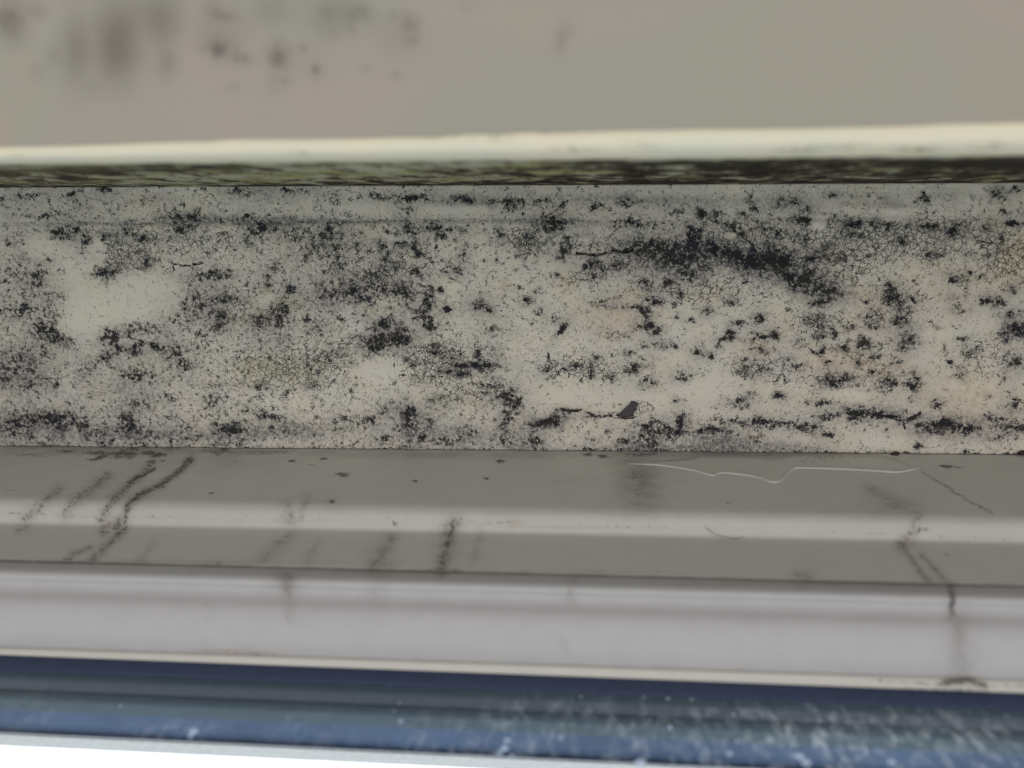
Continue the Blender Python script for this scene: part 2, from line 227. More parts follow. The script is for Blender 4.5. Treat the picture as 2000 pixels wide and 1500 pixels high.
# ------------------------------------------------------------------ materials
class NT:
    def __init__(s, name):
        s.m = bpy.data.materials.new(name); s.m.use_nodes = True; s.t = s.m.node_tree; s.t.nodes.clear()
        s.out = s.n('ShaderNodeOutputMaterial')
    def n(s, typ, **kw):
        nd = s.t.nodes.new(typ)
        for k, v in kw.items(): setattr(nd, k, v)
        return nd
    def l(s, a, b): s.t.links.new(a, b)
    def set(s, inp, v):
        if isinstance(v, bpy.types.NodeSocket): s.l(v, inp)
        else: inp.default_value = v
    def math(s, op, a, b=0.0, clamp=False):
        nd = s.n('ShaderNodeMath', operation=op, use_clamp=clamp); s.set(nd.inputs[0], a); s.set(nd.inputs[1], b); return nd.outputs[0]
    def step(s, v, a, b, t0=0.0, t1=1.0):
        nd = s.n('ShaderNodeMapRange', interpolation_type='SMOOTHSTEP')
        s.set(nd.inputs[0], v); s.set(nd.inputs[1], a); s.set(nd.inputs[2], b); s.set(nd.inputs[3], t0); s.set(nd.inputs[4], t1); return nd.outputs[0]
    def noise(s, vec, scale, detail=4, rough=.55, dist=0.0):
        nd = s.n('ShaderNodeTexNoise'); s.set(nd.inputs['Vector'], vec); nd.inputs['Scale'].default_value = scale
        nd.inputs['Detail'].default_value = detail; nd.inputs['Roughness'].default_value = rough; nd.inputs['Distortion'].default_value = dist
        return nd.outputs['Fac']
    def mix(s, f, a, b):
        nd = s.n('ShaderNodeMix', data_type='RGBA'); s.set(nd.inputs['Factor'], f)
        for k, v in (('A', a), ('B', b)):
            s.set(nd.inputs[k], v if isinstance(v, bpy.types.NodeSocket) else (*v, 1)); 
        return nd.outputs['Result']
    def coord(s, sx=1000, sy=1000, sz=1000):            # object coordinates in millimetres
        tc = s.n('ShaderNodeTexCoord'); mp = s.n('ShaderNodeVectorMath', operation='MULTIPLY')
        s.l(tc.outputs['Object'], mp.inputs[0]); mp.inputs[1].default_value = (sx, sy, sz); return mp.outputs[0]
    def warp(s, vec, scale, amp):
        nd = s.n('ShaderNodeTexNoise'); s.l(vec, nd.inputs['Vector']); nd.inputs['Scale'].default_value = scale; nd.inputs['Detail'].default_value = 3
        a = s.n('ShaderNodeVectorMath', operation='SUBTRACT'); s.l(nd.outputs['Color'], a.inputs[0]); a.inputs[1].default_value = (.5, .5, .5)
        b = s.n('ShaderNodeVectorMath', operation='SCALE'); s.l(a.outputs[0], b.inputs[0]); b.inputs['Scale'].default_value = amp
        c = s.n('ShaderNodeVectorMath', operation='ADD'); s.l(vec, c.inputs[0]); s.l(b.outputs[0], c.inputs[1]); return c.outputs[0]
    def attr(s):
        a = s.n('ShaderNodeAttribute', attribute_name='growth'); sp = s.n('ShaderNodeSeparateColor'); s.l(a.outputs['Color'], sp.inputs[0])
        return sp.outputs[0], sp.outputs[1], sp.outputs[2], a.outputs['Alpha']
    def bsdf(s, color, rough=.6, spec=.3, bump=None, bstr=.3, bdist=.0003):
        p = s.n('ShaderNodeBsdfPrincipled'); s.set(p.inputs['Base Color'], color if isinstance(color, bpy.types.NodeSocket) else (*color, 1))
        s.set(p.inputs['Roughness'], rough); p.inputs['Specular IOR Level'].default_value = spec
        if bump is not None:
            b = s.n('ShaderNodeBump'); b.inputs['Strength'].default_value = bstr; b.inputs['Distance'].default_value = bdist
            s.l(bump, b.inputs['Height']); s.l(b.outputs[0], p.inputs['Normal'])
        s.l(p.outputs[0], s.out.inputs['Surface']); return p

def plaster_mouldy():
    g = NT('mould_on_painted_plaster'); P = g.coord(); D, S, W, C = g.attr()
    big = g.noise(P, .10, 3); clump = g.noise(g.warp(P, .6, 1.0), .42, 4, .6)
    fine = g.noise(g.warp(P, 1.1, 1.2), .95, 7, .72); grit = g.noise(P, 3.6, 5, .7)
    # dark growth
    v = g.math('ADD', g.math('MULTIPLY', fine, 1.0), g.math('MULTIPLY', D, .27))
    v = g.math('ADD', v, g.math('MULTIPLY', g.math('SUBTRACT', clump, .5), .70))
    v = g.math('ADD', v, g.math('MULTIPLY', g.math('SUBTRACT', grit, .5), .62))
    dark = g.step(v, .675, .835)
    halo = g.step(v, .55, .76, 0, .42)
    # hair cracks outlined by growth
    vo = g.n('ShaderNodeTexVoronoi', feature='DISTANCE_TO_EDGE'); g.l(g.warp(P, .9, 1.6), vo.inputs['Vector']); vo.inputs['Scale'].default_value = .46
    vo2 = g.n('ShaderNodeTexVoronoi', feature='DISTANCE_TO_EDGE'); g.l(g.warp(P, 1.6, 1.0), vo2.inputs['Vector']); vo2.inputs['Scale'].default_value = .95
    cm = g.math('ADD', g.math('MULTIPLY', C, .30), g.math('MULTIPLY', D, .12))
    gate = g.step(g.math('ADD', g.noise(P, .55, 3, .6), cm), .60, .76)
    gate2 = g.step(g.math('ADD', g.noise(g.warp(P, .4, 2), .8, 3, .6), cm), .64, .80)
    c1 = g.math('MULTIPLY', g.step(vo.outputs['Distance'], .085, .02), gate)
    c2 = g.math('MULTIPLY', g.step(vo2.outputs['Distance'], .10, .02), gate2)
    crack = g.math('MAXIMUM', c1, g.math('MULTIPLY', c2, .8))
    # tiny isolated specks
    sv = g.n('ShaderNodeTexVoronoi', feature='F1'); g.l(P, sv.inputs['Vector']); sv.inputs['Scale'].default_value = 1.1
    sr = g.n('ShaderNodeSeparateColor'); g.l(sv.outputs['Color'], sr.inputs[0])
    spk = g.math('MULTIPLY', g.step(sv.outputs['Distance'], .26, .12), g.step(g.math('ADD', sr.outputs[0], g.math('MULTIPLY', D, .55)), .80, .90))
    tot = g.math('MAXIMUM', dark, g.math('MULTIPLY', crack, .85)); tot = g.math('MAXIMUM', tot, g.math('MULTIPLY', spk, .8))
    # paint colour: neutral, peach and olive discolouration
    base = g.mix(g.step(big, .35, .65), (.90, .855, .725), (.87, .84, .76))
    base = g.mix(g.math('MULTIPLY', g.step(grit, .45, .7), .25), base, (.90, .885, .85))
    wn = g.math('MULTIPLY', W, g.step(clump, .30, .62, .25, 1.3))
    base = g.mix(g.math('MULTIPLY', wn, .62, True), base, (.74, .56, .36))
    base = g.mix(g.math('MULTIPLY', wn, -.75, True), base, (.50, .47, .26))
    fuzz = g.math('MULTIPLY', g.math('ADD', S, g.math('MULTIPLY', g.math('MULTIPLY', D, 1.6, True), g.step(g.noise(g.warp(P, .15, 4), .16, 4, .6), .45, .70, 0, .32))), g.step(fine, .30, .62, .35, 1.15))
    fuzz = g.math('MAXIMUM', g.math('MULTIPLY', fuzz, .85), halo)
    c = g.mix(g.math('MINIMUM', fuzz, .9), base, (.15, .145, .160))
    c = g.mix(tot, c, g.mix(g.step(big, .4, .6), (.024, .026, .036), (.036, .034, .032)))
    h = g.math('SUBTRACT', g.math('ADD', g.math('MULTIPLY', g.noise(P, .8, 5), .9), g.math('MULTIPLY', tot, .25)), g.math('MULTIPLY', crack, .5))
    g.bsdf(c, .75, .2, h, .55, .00035); return g.m

def return_mat():
    g = NT('mould_on_olive_return'); P = g.coord(1000, 1000, 1000); D, S, W, C = g.attr()
    n = g.noise(g.warp(g.coord(1000,1000,650), .12, 6), .13, 6, .66); f = g.noise(P, .7, 4, .6)
    v = g.math('ADD', g.math('ADD', n, g.math('MULTIPLY', D, .32)), g.math('MULTIPLY', g.math('SUBTRACT', f, .5), .22))
    base = g.mix(g.step(g.noise(P, .06, 2), .45, .6), (.50, .50, .39), (.40, .41, .20))
    c = g.mix(g.step(v, .56, .70), base, (.145, .13, .09)); c = g.mix(g.step(v, .64, .80), c, (.032, .028, .022))
    g.bsdf(c, .85, .1, n, .5, .0006); return g.m
def cream_mat():
    g = NT('cream_painted_bead'); P = g.coord(); D, S, W, C = g.attr()
    c = g.mix(g.step(g.noise(P, .05, 3), .4, .62), (.91, .85, .69), (.85, .83, .69))
    c = g.mix(g.math('MULTIPLY', W, 1, True), c, (.84, .74, .50))
    c = g.mix(g.math('MULTIPLY', D, g.step(g.noise(P, .4, 4), .35, .6)), c, (.22, .20, .10))
    g.bsdf(c, .6, .25, g.noise(P, .5, 4), .2, .0003); return g.m
def wall_mat():
    g = NT('grey_beige_wall_paint'); P = g.coord(); D, S, W, C = g.attr()
    tint = g.mix(g.step(g.noise(P, .022, 2), .38, .62), (.485, .43, .375), (.445, .43, .365))
    tint = g.mix(g.math('MULTIPLY', W, .8, True), tint, (.60, .45, .36))
    bl = g.math('MULTIPLY', g.math('ADD', g.math('MULTIPLY', D, 1.0), 0), g.step(g.noise(g.coord(1000, 450, 1000), .32, 4, .65), .32, .66, .25, 1.15), True)
    c = g.mix(bl, tint, (.085, .08, .075)); c = g.mix(g.math('MULTIPLY', S, .8, True), c, (.165, .14, .12))
    g.bsdf(c, .7, .2, g.noise(g.coord(300, 1500, 1500), .6, 3), .15, .0003); return g.m
def pvc_mat(name, col_=(.645, .648, .605), gloss=.48):
    g = NT(name); P = g.coord(); D, S, W, C = g.attr()
    n = g.noise(g.warp(P, .8, 1.5), .9, 5, .7); n2 = g.noise(P, .18, 3)
    c = g.mix(g.step(n2, .35, .65), col_, tuple(x*.965 for x in col_))
    c = g.mix(g.math('MULTIPLY', W, .8, True), c, (.42, .27, .20))
    c = g.mix(g.math('MULTIPLY', S, g.step(n2, .3, .6, .6, 1.1), True), c, (.21, .19, .165))
    d = g.math('MULTIPLY', g.step(g.math('ADD', n, g.math('MULTIPLY', D, .42)), .60, .86), g.step(D, .02, .2))
    c = g.mix(g.math('MULTIPLY', d, .80), c, (.065, .058, .054))
    r = g.math('ADD', gloss, g.math('MULTIPLY', d, .4))
    g.bsdf(c, r, .45, g.noise(P, .35, 3), .06, .0003); return g.m
def plain(name, color, rough=.5, spec=.3, nscale=.5, var=.06):
    g = NT(name); P = g.coord(); n = g.noise(P, nscale, 4)
    c = g.mix(g.step(n, .35, .65), color, tuple(x*(1-var*2) for x in color)); g.bsdf(c, rough, spec, n, .1, .0003); return g.m
def glass_mat(dirty):
    g = NT('window_glass_with_lime_stains' if dirty else 'window_glass'); P = g.coord()
    tr = g.n('ShaderNodeBsdfTransparent'); tr.inputs[0].default_value = (.90, .95, .97, 1)
    gl = g.n('ShaderNodeBsdfGlossy'); gl.inputs['Roughness'].default_value = .02
    fr = g.n('ShaderNodeFresnel'); fr.inputs[0].default_value = 1.45
    m1 = g.n('ShaderNodeMixShader'); g.l(g.math('MULTIPLY', fr.outputs[0], .8), m1.inputs[0]); g.l(tr.outputs[0], m1.inputs[1]); g.l(gl.outputs[0], m1.inputs[2])
    last = m1
    if dirty:
        D, S, W, C = g.attr()
        st = g.noise(g.warp(g.coord(1000, 1000, 420), .30, 4.5), .50, 6, .68)
        fi = g.noise(g.warp(P, 1, 1), 1.6, 5, .7)
        v = g.math('ADD', st, g.math('MULTIPLY', g.math('SUBTRACT', fi, .5), .35))
        k = g.math('MULTIPLY', g.step(v, .47, .72), D, True)
        k = g.math('ADD', k, g.math('MULTIPLY', S, .5), True)
        tl = g.n('ShaderNodeBsdfTranslucent'); tl.inputs[0].default_value = (.75, .82, .9, 1)
        df = g.n('ShaderNodeBsdfDiffuse'); df.inputs[0].default_value = (.7, .75, .8, 1)
        m2 = g.n('ShaderNodeMixShader'); m2.inputs[0].default_value = .35; g.l(tl.outputs[0], m2.inputs[1]); g.l(df.outputs[0], m2.inputs[2])
        m3 = g.n('ShaderNodeMixShader'); g.l(k, m3.inputs[0]); g.l(m1.outputs[0], m3.inputs[1]); g.l(m2.outputs[0], m3.inputs[2]); last = m3
    g.l(last.outputs[0], g.out.inputs['Surface']); return g.m

# ------------------------------------------------------------------ arrises (left px, right px, height above camera)
HS = 0.25
L_wall_far = Line(-250, -290, .180)
L_edge = Line(286, 239, .150)
L_bead_low = Line(321, 303, .1555)
L_ret_top = Line(366, 357, HS)
L_soff = Line(870, 887, HS)

# ---- the sloping wall face beyond the bead
X = xs(.0016)
P = densify(loft([L_wall_far, L_edge], X), [90])
wob = (fbm(X*60, X*0+3, 4)*.0007 + np.where((X > -.03) & (X < -.008), fbm(X*260, X*0+9, 3)*.0010, 0))
ramp = np.linspace(0, 1, P.shape[0])[:, None]**6
P[:, :, 1] += ramp*wob[None]
far = P[0:1] + (P[0:1]-P[-1:])*5.0
P = np.concatenate([far, P])
fx, fy = to_px(P.reshape(-1, 3))
A = np.zeros((fx.size, 4))
fx2 = fx + 14*fbm(fx/30, fy/30); fy2 = fy + 14*fbm(fx/30+50, fy/30)
A[:, 0] = blobs(fx2, fy2, [(415,22,14,14,.5),(450,30,16,10,.4),(430,95,22,16,.6),(465,115,14,12,.55),(485,118,8,8,.6),(545,110,15,22,.5),(588,92,9,9,.4),(617,137,6,8,.55),(683,62,8,7,.5),(800,45,14,14,.45),(803,80,8,10,.5),(770,30,10,10,.3),(545,160,16,8,.4),(535,180,10,8,.35),(712,130,10,8,.3),(640,40,20,30,.25),(700,30,30,18,.3),(455,172,12,6,.25),(20,35,20,30,.35),(920,15,14,8,.2),(690,20,20,12,.35),(775,145,10,7,.2)])
A[:, 1] = 1.4*blobs(fx2, fy2, [(150,95,26,62,.42),(228,80,42,66,.62),(225,125,28,26,.3),(315,40,36,50,.45),(325,120,18,34,.34),(20,40,28,40,.40),(105,110,14,26,.25),(75,140,14,20,.15),(180,170,14,18,.2),(430,60,50,50,.22),(530,20,40,30,.25),(650,30,60,40,.22),(545,110,20,30,.25),(780,70,40,40,.15),(70,20,20,20,.25),(1097,75,11,28,.30,15),(610,130,30,30,.12),(270,20,40,30,.3)])
A[:, 2] = blobs(fx, fy, [(40,150,60,110,.10),(0,260,14,40,.6),(1990,170,90,70,.22),(1600,100,160,120,.10)])
o = mesh_grid('wall_room', P, wall_mat(), attr=A, thick=(0, -.004, .02))
tag(o, 'blurred grey-beige wall face above the window, sooty patches at its upper left', 'wall', kind='structure')

# ---- cream bead
bead = []
a = L_edge; b = L_bead_low
for k in range(15):
    t = k/14; th = t*math.pi/2
    # rounded nose turning from the wall face into the mouldy return
    w1 = 1-math.sin(th*.999) if 0 else (1-t)
    Pk = a.at(X)*(1-t)+b.at(X)*t
    Pk[:, 2] -= .0022*math.sin(math.pi*t)**.8
    Pk[:, 1] += .0008*math.sin(math.pi*t) + wob*(1-t)**2
    bead.append(Pk)
P = np.stack(bead, 0)
fx, fy = to_px(P.reshape(-1, 3)); A = np.zeros((fx.size, 4))
A[:, 0] = blobs(fx, fy, [(1120,292,30,5,.5),(1560,291,30,7,.6),(1790,292,30,7,.7),(1250,285,30,6,.3),(1650,285,40,5,.4),(960,272,26,4,.5),(850,268,20,3,.5),(590,300,20,4,.4),(1930,285,30,8,.4),(28,306,12,5,.35)])
A[:, 2] = .5*np.clip(1-np.tile(np.linspace(0, 1, 15)[:, None], (1, len(X))).ravel()*2, 0, 1)
o = mesh_grid('trim_1', P, cream_mat(), attr=A, thick=(0, -.002, .012))
tag(o, 'smooth cream rounded bead along the edge of the wall', 'bead', kind='structure')

# ---- mouldy return facing the window
X = xs(.0010)
P = densify(loft([L_bead_low, L_ret_top], X), [70])
n = fbm(X[None]*150+np.zeros((P.shape[0], 1)), P[:, :, 2]*150, 4)
P[:, :, 1] += n*.0012*np.sin(np.linspace(0, math.pi, P.shape[0]))[:, None]
P[-1, :, 2] += .002
fx, fy = to_px(P.reshape(-1, 3)); A = np.zeros((fx.size, 4))
tt = np.tile(np.linspace(0, 1, P.shape[0])[:, None], (1, len(X))).ravel()
A[:, 0] = table(fx, tt, [0, 250, 400, 520, 650, 900, 1150, 1400, 1700, 2000], [0, .08, .35, .7, 1],
  [[.15,.1,.15,.1,.1,.15,.2,.3,.4,.4],[.65,.6,.8,.4,.35,.5,.65,.8,.85,.85],[.6,.5,.4,.25,.25,.45,.5,.7,.8,.9],[.45,.35,.3,.35,.5,.4,.6,.65,.6,.6],[.75,.65,.6,.7,.8,.8,.9,.9,.8,.8]])
o = mesh_grid('trim_2', P, return_mat(), attr=A, thick=(0, -.004, 0))
tag(o, 'narrow olive return face thick with dark brown mould under the cream bead', 'mouldy return', kind='structure')

# ---- soffit of the recess, the subject
X = xs(.00048)
rows = 190
P = densify(loft([L_ret_top, L_soff], X), [rows])
fx, fy = to_px(P.reshape(-1, 3))
refl = lambda v: 2000-abs(abs(v) % 4000 - 2000)        # the growth carries on past both ends
wx = refl(fx + 16*fbm(fx/22, fy/22)); wy = fy + 14*fbm(fx/22+70, fy/22+9)
yl = 437 - (fx/2000)*12 + 6*fbm(fx/160, fx*0+2, 3)*1.2         # the ledge where two coats of plaster meet
ledge_gate = np.clip(1 - .8*np.exp(-((fx-1300)/190)**2), 0, 1)
dz = np.zeros_like(fx)
up = fy < yl
dz += -.0011*ledge_gate*np.clip((yl-fy)/7, 0, 1)*1.0            # upper coat stands lower
dz += .0005*ledge_gate*np.exp(-((fy-yl-1)/3.0)**2)               # shadow line
dz += -.0010*fbm(fx/90, fy/60, 4) - .0003*fbm(fx/25, fy/18+40, 3)
dz += -.0011*np.exp(-(((fx-1597)/17)**2+((fy-437)/13)**2)) - .0012*np.exp(-(((fx-1745)/20)**2+((fy-412)/14)**2)) - .0007*np.exp(-(((fx-1690)/60)**2+((fy-408)/12)**2))
for pts, wd, w in [LINES[0], LINES[7], LINES[11]]:
    dz += .0007*strokes(fx, fy, [(pts, 3.0, 1)]) - .0005*strokes(fx, fy-7, [(pts, 5.0, 1)])
dz += -.0010*np.exp(-((fy-(868+.0085*fx))/14)**2)*(.4+.6*fbm(fx/60, fx*0, 3))  # filler against the frame
P2 = P.reshape(-1, 3).copy(); P2[:, 2] += dz; P = P2.reshape(P.shape)
A = np.zeros((fx.size, 4))
base = table(wx, wy, BX, BY, BT)*np.interp(fx, [0, 700, 1200, 2000], [.98, .9, .72, .70]) - .02
cl = np.clip(blobs(wx, wy, CLEAN, 1.0, 2.2), 0, 1)
RND = []                                                          # small scattered colonies between the large ones
for _ in range(620):
    x, y = rng.uniform(0, 2000), rng.uniform(368, 880)
    k = float(table(np.array([x]), np.array([y]), BX, BY, BT)[0])
    if rng.random() < (k*1.9)**2.2:
        r = rng.uniform(2.5, 8)*(1 if rng.random() < .8 else 1.7); RND.append((x, y, r*rng.uniform(.8, 1.5), r*.8, rng.uniform(.65, 1.0), rng.uniform(-40, 40)))
D = np.maximum(base*(1-cl*1.0) - .4*cl, 1.16*blobs(wx, wy, MOULD, 1.22)*(1-.35*cl))
D = np.maximum(D, blobs(wx, wy, RND, 1.1)*(1-.9*cl))
D = np.maximum(D, strokes(fx+3*fbm(fx/9, fy/9), fy+3*fbm(fx/9+5, fy/9), [(p, w*1.1, k*1.25) for p, w, k in LINES]))
yj = 870 + .0085*fx
D = np.maximum(D, (.75+.6*fbm(fx/70, fx*0+5, 3))*np.exp(-((fy-yj)/5)**2))
D = D + .70*fbm(fx/16, fy/16, 4)*np.clip(D*1.5, 0, 1)
ledge = (np.exp(-((fy-yl)/2.5)**2)+.45*np.exp(-((fy-yl+4)/7)**2))*ledge_gate*np.interp(fx, [0, 150, 1100, 1300, 1600, 2000], [.6, 1, .9, .3, .5, .5])  # dirt in the groove, painted darker to make up for its weak shading
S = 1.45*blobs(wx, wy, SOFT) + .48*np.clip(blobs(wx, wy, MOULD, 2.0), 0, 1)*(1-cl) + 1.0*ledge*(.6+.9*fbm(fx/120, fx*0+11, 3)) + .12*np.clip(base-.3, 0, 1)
S = S + .22*np.exp(-((fy-yj+2)/7)**2)
A[:, 0] = np.clip(D, 0, 1.6); A[:, 1] = np.clip(S, 0, 1)
A[:, 2] = blobs(wx, wy, [w for w in WARM if w[4] > 0]) - blobs(wx, wy, [(*w[:4], -w[4]) for w in WARM if w[4] < 0]) + .10*np.clip((fx-900)/1100, 0, 1) + .16*np.clip(fbm(fx/130, fy/90+60, 3)*2+.1, 0, 1)*np.clip((fx-500)/400, .15, 1)
A[:, 3] = np.clip(blobs(wx, wy, CRACK), 0, 1.2)*(1-.8*cl) - .5*cl
mm = plaster_mouldy()
o = mesh_grid('ceiling', P, mm, attr=A, thick=(0, 0, .02))
tag(o, 'pale plaster underside of the window recess covered in black speckled mould and fine cracks', 'ceiling', kind='structure')

# ------------------------------------------------------------------ the window
win = bpy.data.objects.new('window_1', None); win.location = (0, L_soff.at(np.array([0.]))[0, 1], ZC + .19); col.objects.link(win)
tag(win, 'white plastic window with dirt runs down its frame below the mouldy recess', 'window', kind='structure')
def child(o):
    o.parent = win; o.matrix_parent_inverse = Matrix.Translation(win.location).inverted(); return o
def prof(pts, z0=None):
    return [Line(*p) for p in pts]
X = xs(.0009)
def smooth_rows(P, it=2, keep=1):
    for _ in range(it):
        Q = P.copy(); Q[1:-1] = .25*P[:-2]+.5*P[1:-1]+.25*P[2:]; P = Q
    return P
GR = [([(372,898),(350,920),(318,945),(275,966),(250,985),(242,1016)],7,.72),([(302,916),(275,930),(250,943)],4,1.0),([(300,905),(250,950),(212,985),(198,1016)],9,.55),([(210,930),(150,975),(128,1003)],11,.45),([(115,955),(75,990),(50,1012)],10,.4),
 ([(245,1030),(215,1060),(185,1088)],9,.5),([(235,1015),(228,1028)],9,.6),([(178,1068),(140,1084)],6,.45),([(205,1020),(200,1040)],8,.45),([(55,1030),(35,1036)],7,.35),([(568,1045),(535,1070),(512,1092)],9,.32),([(764,1052),(745,1085),(728,1108)],12,.42),([(888,1022),(880,1040),(868,1085),(860,1115)],12,.55),([(940,1045),(925,1095)],9,.28),([(300,1065),(275,1092)],8,.25),([(620,1060),(598,1095)],10,.25),([(600,970),(585,1010)],8,.3),([(560,985),(568,1020)],10,.35),
 ([(1800,920),(1830,938),(1870,965),(1940,1004)],3.5,.6),([(1700,955),(1745,985),(1790,1002)],14,.30),([(1795,1005),(1780,1040),(1758,1068)],10,.40),([(1762,1065),(1785,1100),(1815,1135)],7,.5),([(1800,1085),(1825,1110),(1845,1132)],6,.5),([(1852,1140),(1860,1165),(1858,1205)],5,.9),([(1870,1215),(1880,1300)],16,.24),([(1840,1335),(1885,1328),(1925,1340)],7,.8),([(1700,1328),(1850,1337),(2000,1340)],3,.6),([(1760,1345),(1880,1348),(2000,1358)],4,.55),([(1240,905),(1255,940),(1250,985)],24,.25),
 ([(1100,1250),(1106,1275)],6,.25),([(560,1128),(562,1150)],14,.35),([(565,1150),(566,1210)],9,.22),([(745,1095),(760,1105)],16,.3),([(1558,1127),(1580,1129)],12,.4),([(1120,1130),(1115,1165)],10,.25),([(740,1130),(735,1160)],14,.22)]
GR += [([(0,1002),(90,1005),(200,1009)],1.6,.5),([(200,1009),(400,1008),(750,1010),(775,1020)],1.3,.35),([(860,1025),(885,1022),(905,1012),(930,1022),(1000,1020)],2.5,.55),([(1000,1022),(1250,1030),(1350,1028),(1500,1035),(1700,1042),(2000,1053)],1.3,.35),([(0,1093),(180,1097)],3,.45),([(180,1096),(500,1104)],2,.3),([(840,1112),(900,1114)],4,.6),([(1740,1143),(1920,1146)],3,.4),([(400,1268),(470,1275),(560,1278)],3,.38),([(0,872),(350,876)],4,.5)]
GB = [(195,893,16,4,.9,-20),(180,898,12,3,.6),(255,886,10,3,.9),(290,884,16,4,.9),(305,889,10,3,1,-20),(255,893,10,3,.8),(300,900,8,2.5,.8),(318,900,5,2,.8),(290,902,8,3,.6),(425,888,8,3,.6),(438,877,8,4,.8),(330,878,12,4,.5),(260,876,14,5,.8),(240,880,8,3,.7),(410,963,9,2,.7),(390,945,8,1.5,.4),(460,902,6,1.5,.5),(205,1040,12,1.5,.8),(234,1041,8,1.5,.8),(128,1036,8,3,.5),(132,1092,12,2.5,.9),(180,1093,12,2.5,.8),(424,1100,4,2,.9),(410,1106,3,3,.7),(570,900,7,2.5,1),(632,896,9,3,.9),(670,927,15,5,.8),(612,908,10,3,.5),(810,939,6,2.5,1.1),(948,934,6,2.5,1.1),(977,901,9,3,1.2),(648,980,7,4,.9),(1148,888,9,3,1.2),(1177,892,10,4,1.1),(1848,911,14,3,1.1),(1870,913,10,2,.7),(1422,982,6,2,.7),(773,1022,5,4,1),(217,1023,4,4,.9),(240,886,30,4,.9),(190,884,25,4,.8),(130,882,20,4,.7),(310,888,22,5,.8),(230,893,18,4,.7),(60,888,40,4,.5),(420,882,40,4,.6),(520,884,60,5,.5),(840,1239,3,2,1),(405,1181,3,2,.8),(406,1210,2.5,2,.7),(1082,1301,3,2,.7),(1580,900,30,5,.5),(1240,928,25,16,.35),(1255,970,25,20,.3),(1800,1035,12,5,.8),(1758,1062,8,6,.7),(1850,1083,7,2,.7),(1960,1052,14,2,.7),(1250,1002,4,2,.6),(20,958,12,2,.5),(410,963,8,2,.5),(1500,888,30,6,.6),(1400,888,60,3,.7),(1250,888,50,4,.7),(1630,893,60,4,.5),(420,930,30,12,.25)]
GS = [(350,878,420,9,.40),(900,888,300,7,.30),(1500,894,260,7,.22),(300,1098,260,4,.35),(900,1118,300,4,.28),(1650,1140,300,4,.30),(1340,890,60,8,.3),(1250,945,45,40,.40),(400,900,120,18,.18),(230,960,60,40,.12),(1740,990,60,25,.16),(560,1140,30,16,.25),(1880,1270,24,60,.20),(735,1075,30,24,.16),(875,1070,22,36,.22),(540,1075,30,20,.12),(1080,1000,400,3,.08),(640,990,40,20,.12),(1120,945,50,25,.10)]
def grime(P, seamless=True):
    fx, fy = to_px(P.reshape(-1, 3)); A = np.zeros((fx.size, 4))
    wx = fx + 8*fbm(fx/14, fy/14); wy = fy + 4*fbm(fx/14+30, fy/14)
    A[:, 0] = np.clip(np.maximum(strokes(wx, wy, GR), blobs(wx, wy, GB)), 0, 1.2)
    A[:, 1] = blobs(wx, wy, GS) + .75*strokes(wx, wy, [(p, w*1.25, k) for p, w, k in GR if w > 4])
    return fx, fy, A
# outer frame: flat face towards the room, ovolo step, second face down to the sash seam
def arc_rows(L0, L1, n, bulge_y, bulge_z):
    out = []
    for k in range(n+1):
        t = k/n; Q = L0.at(X)*(1-t)+L1.at(X)*t; s = math.sin(math.pi*t)
        Q[:, 1] += bulge_y*s; Q[:, 2] += bulge_z*s; out.append(Q)
    return out
F0 = Line(868, 885, HS+.002); F1 = Line(972, 1008, .1945); F2 = Line(1022, 1060, .1905); F3 = Line(1093, 1143, .1660); F3b = Line(1094.5, 1144.5, .1670)
Fdeep = Line(1096.5, 1146.5, .1672)
rows_ = []
face1 = densify(np.stack([F0.at(X), F1.at(X)], 0), [70])
ov = np.stack(arc_rows(F1, F2, 16, -.0012, -.0010), 0)
face2 = densify(np.stack([F2.at(X), F3.at(X)], 0), [40])
P = np.concatenate([face1, ov[1:], face2[1:]])
seg = P[60:100].copy(); P[60:100] = smooth_rows(P[58:102], 6)[2:-2]
fx, fy, A = grime(P)
# a warm tide mark along the paint film and the ovolo
A[:, 2] = .45*np.exp(-((fy-(1003+.0245*fx))/1.3)**2)*np.clip(.4+1.6*fbm(fx/60, fx*0+4), 0, 1) + blobs(fx, fy, [(217,1020,12,7,.5),(1770,1060,20,12,.35),(560,1015,20,6,.3),(1004,1020,14,6,.4),(1215,905,30,12,.25)])
frame_m = pvc_mat('white_pvc_frame')
# close the back of the frame profile
backs = np.stack([Fdeep.at(X)], 0)
P = np.concatenate([P, F3b.at(X)[None], backs]); A = np.concatenate([A, np.zeros((2*len(X), 4))])
A[-3*len(X):-len(X), 2] = .35; A[-3*len(X):-len(X), 1] = .6
o = mesh_grid('frame', P, frame_m, attr=A, thick=(0, .035, .004)); child(o)
# sash
S0 = Line(1096, 1146, .1668); S0b = Line(1097, 1148, .1658); S1 = Line(1113, 1165, .1600); S2 = Line(1134, 1185, .1600); S3 = Line(1172, 1226, .1560); S4 = Line(1266, 1331, .1545); S4b = Line(1268, 1333, .1543)
rows1 = densify(np.stack([S0.at(X), S0b.at(X), S1.at(X)], 0), [2, 10])
nose = np.stack(arc_rows(S1, S2, 12, 0, -.0010), 0)
cav = np.stack(arc_rows(S2, S3, 14, .0003, .0006), 0)
low = np.stack(arc_rows(S3, S4, 16, 0, -.0016), 0)
P = np.concatenate([rows1, nose[1:], cav[1:], low[1:], S4b.at(X)[None]])
P[10:-2] = smooth_rows(P[8:], 9)[2:-2]
fx, fy, A = grime(P)
A[:, 2] = blobs(fx, fy, [(460,1272,70,4,.45),(1100,1130,500,4,.12),(1760,1150,60,8,.2)]) 
A[:2*len(X), 2] = .5
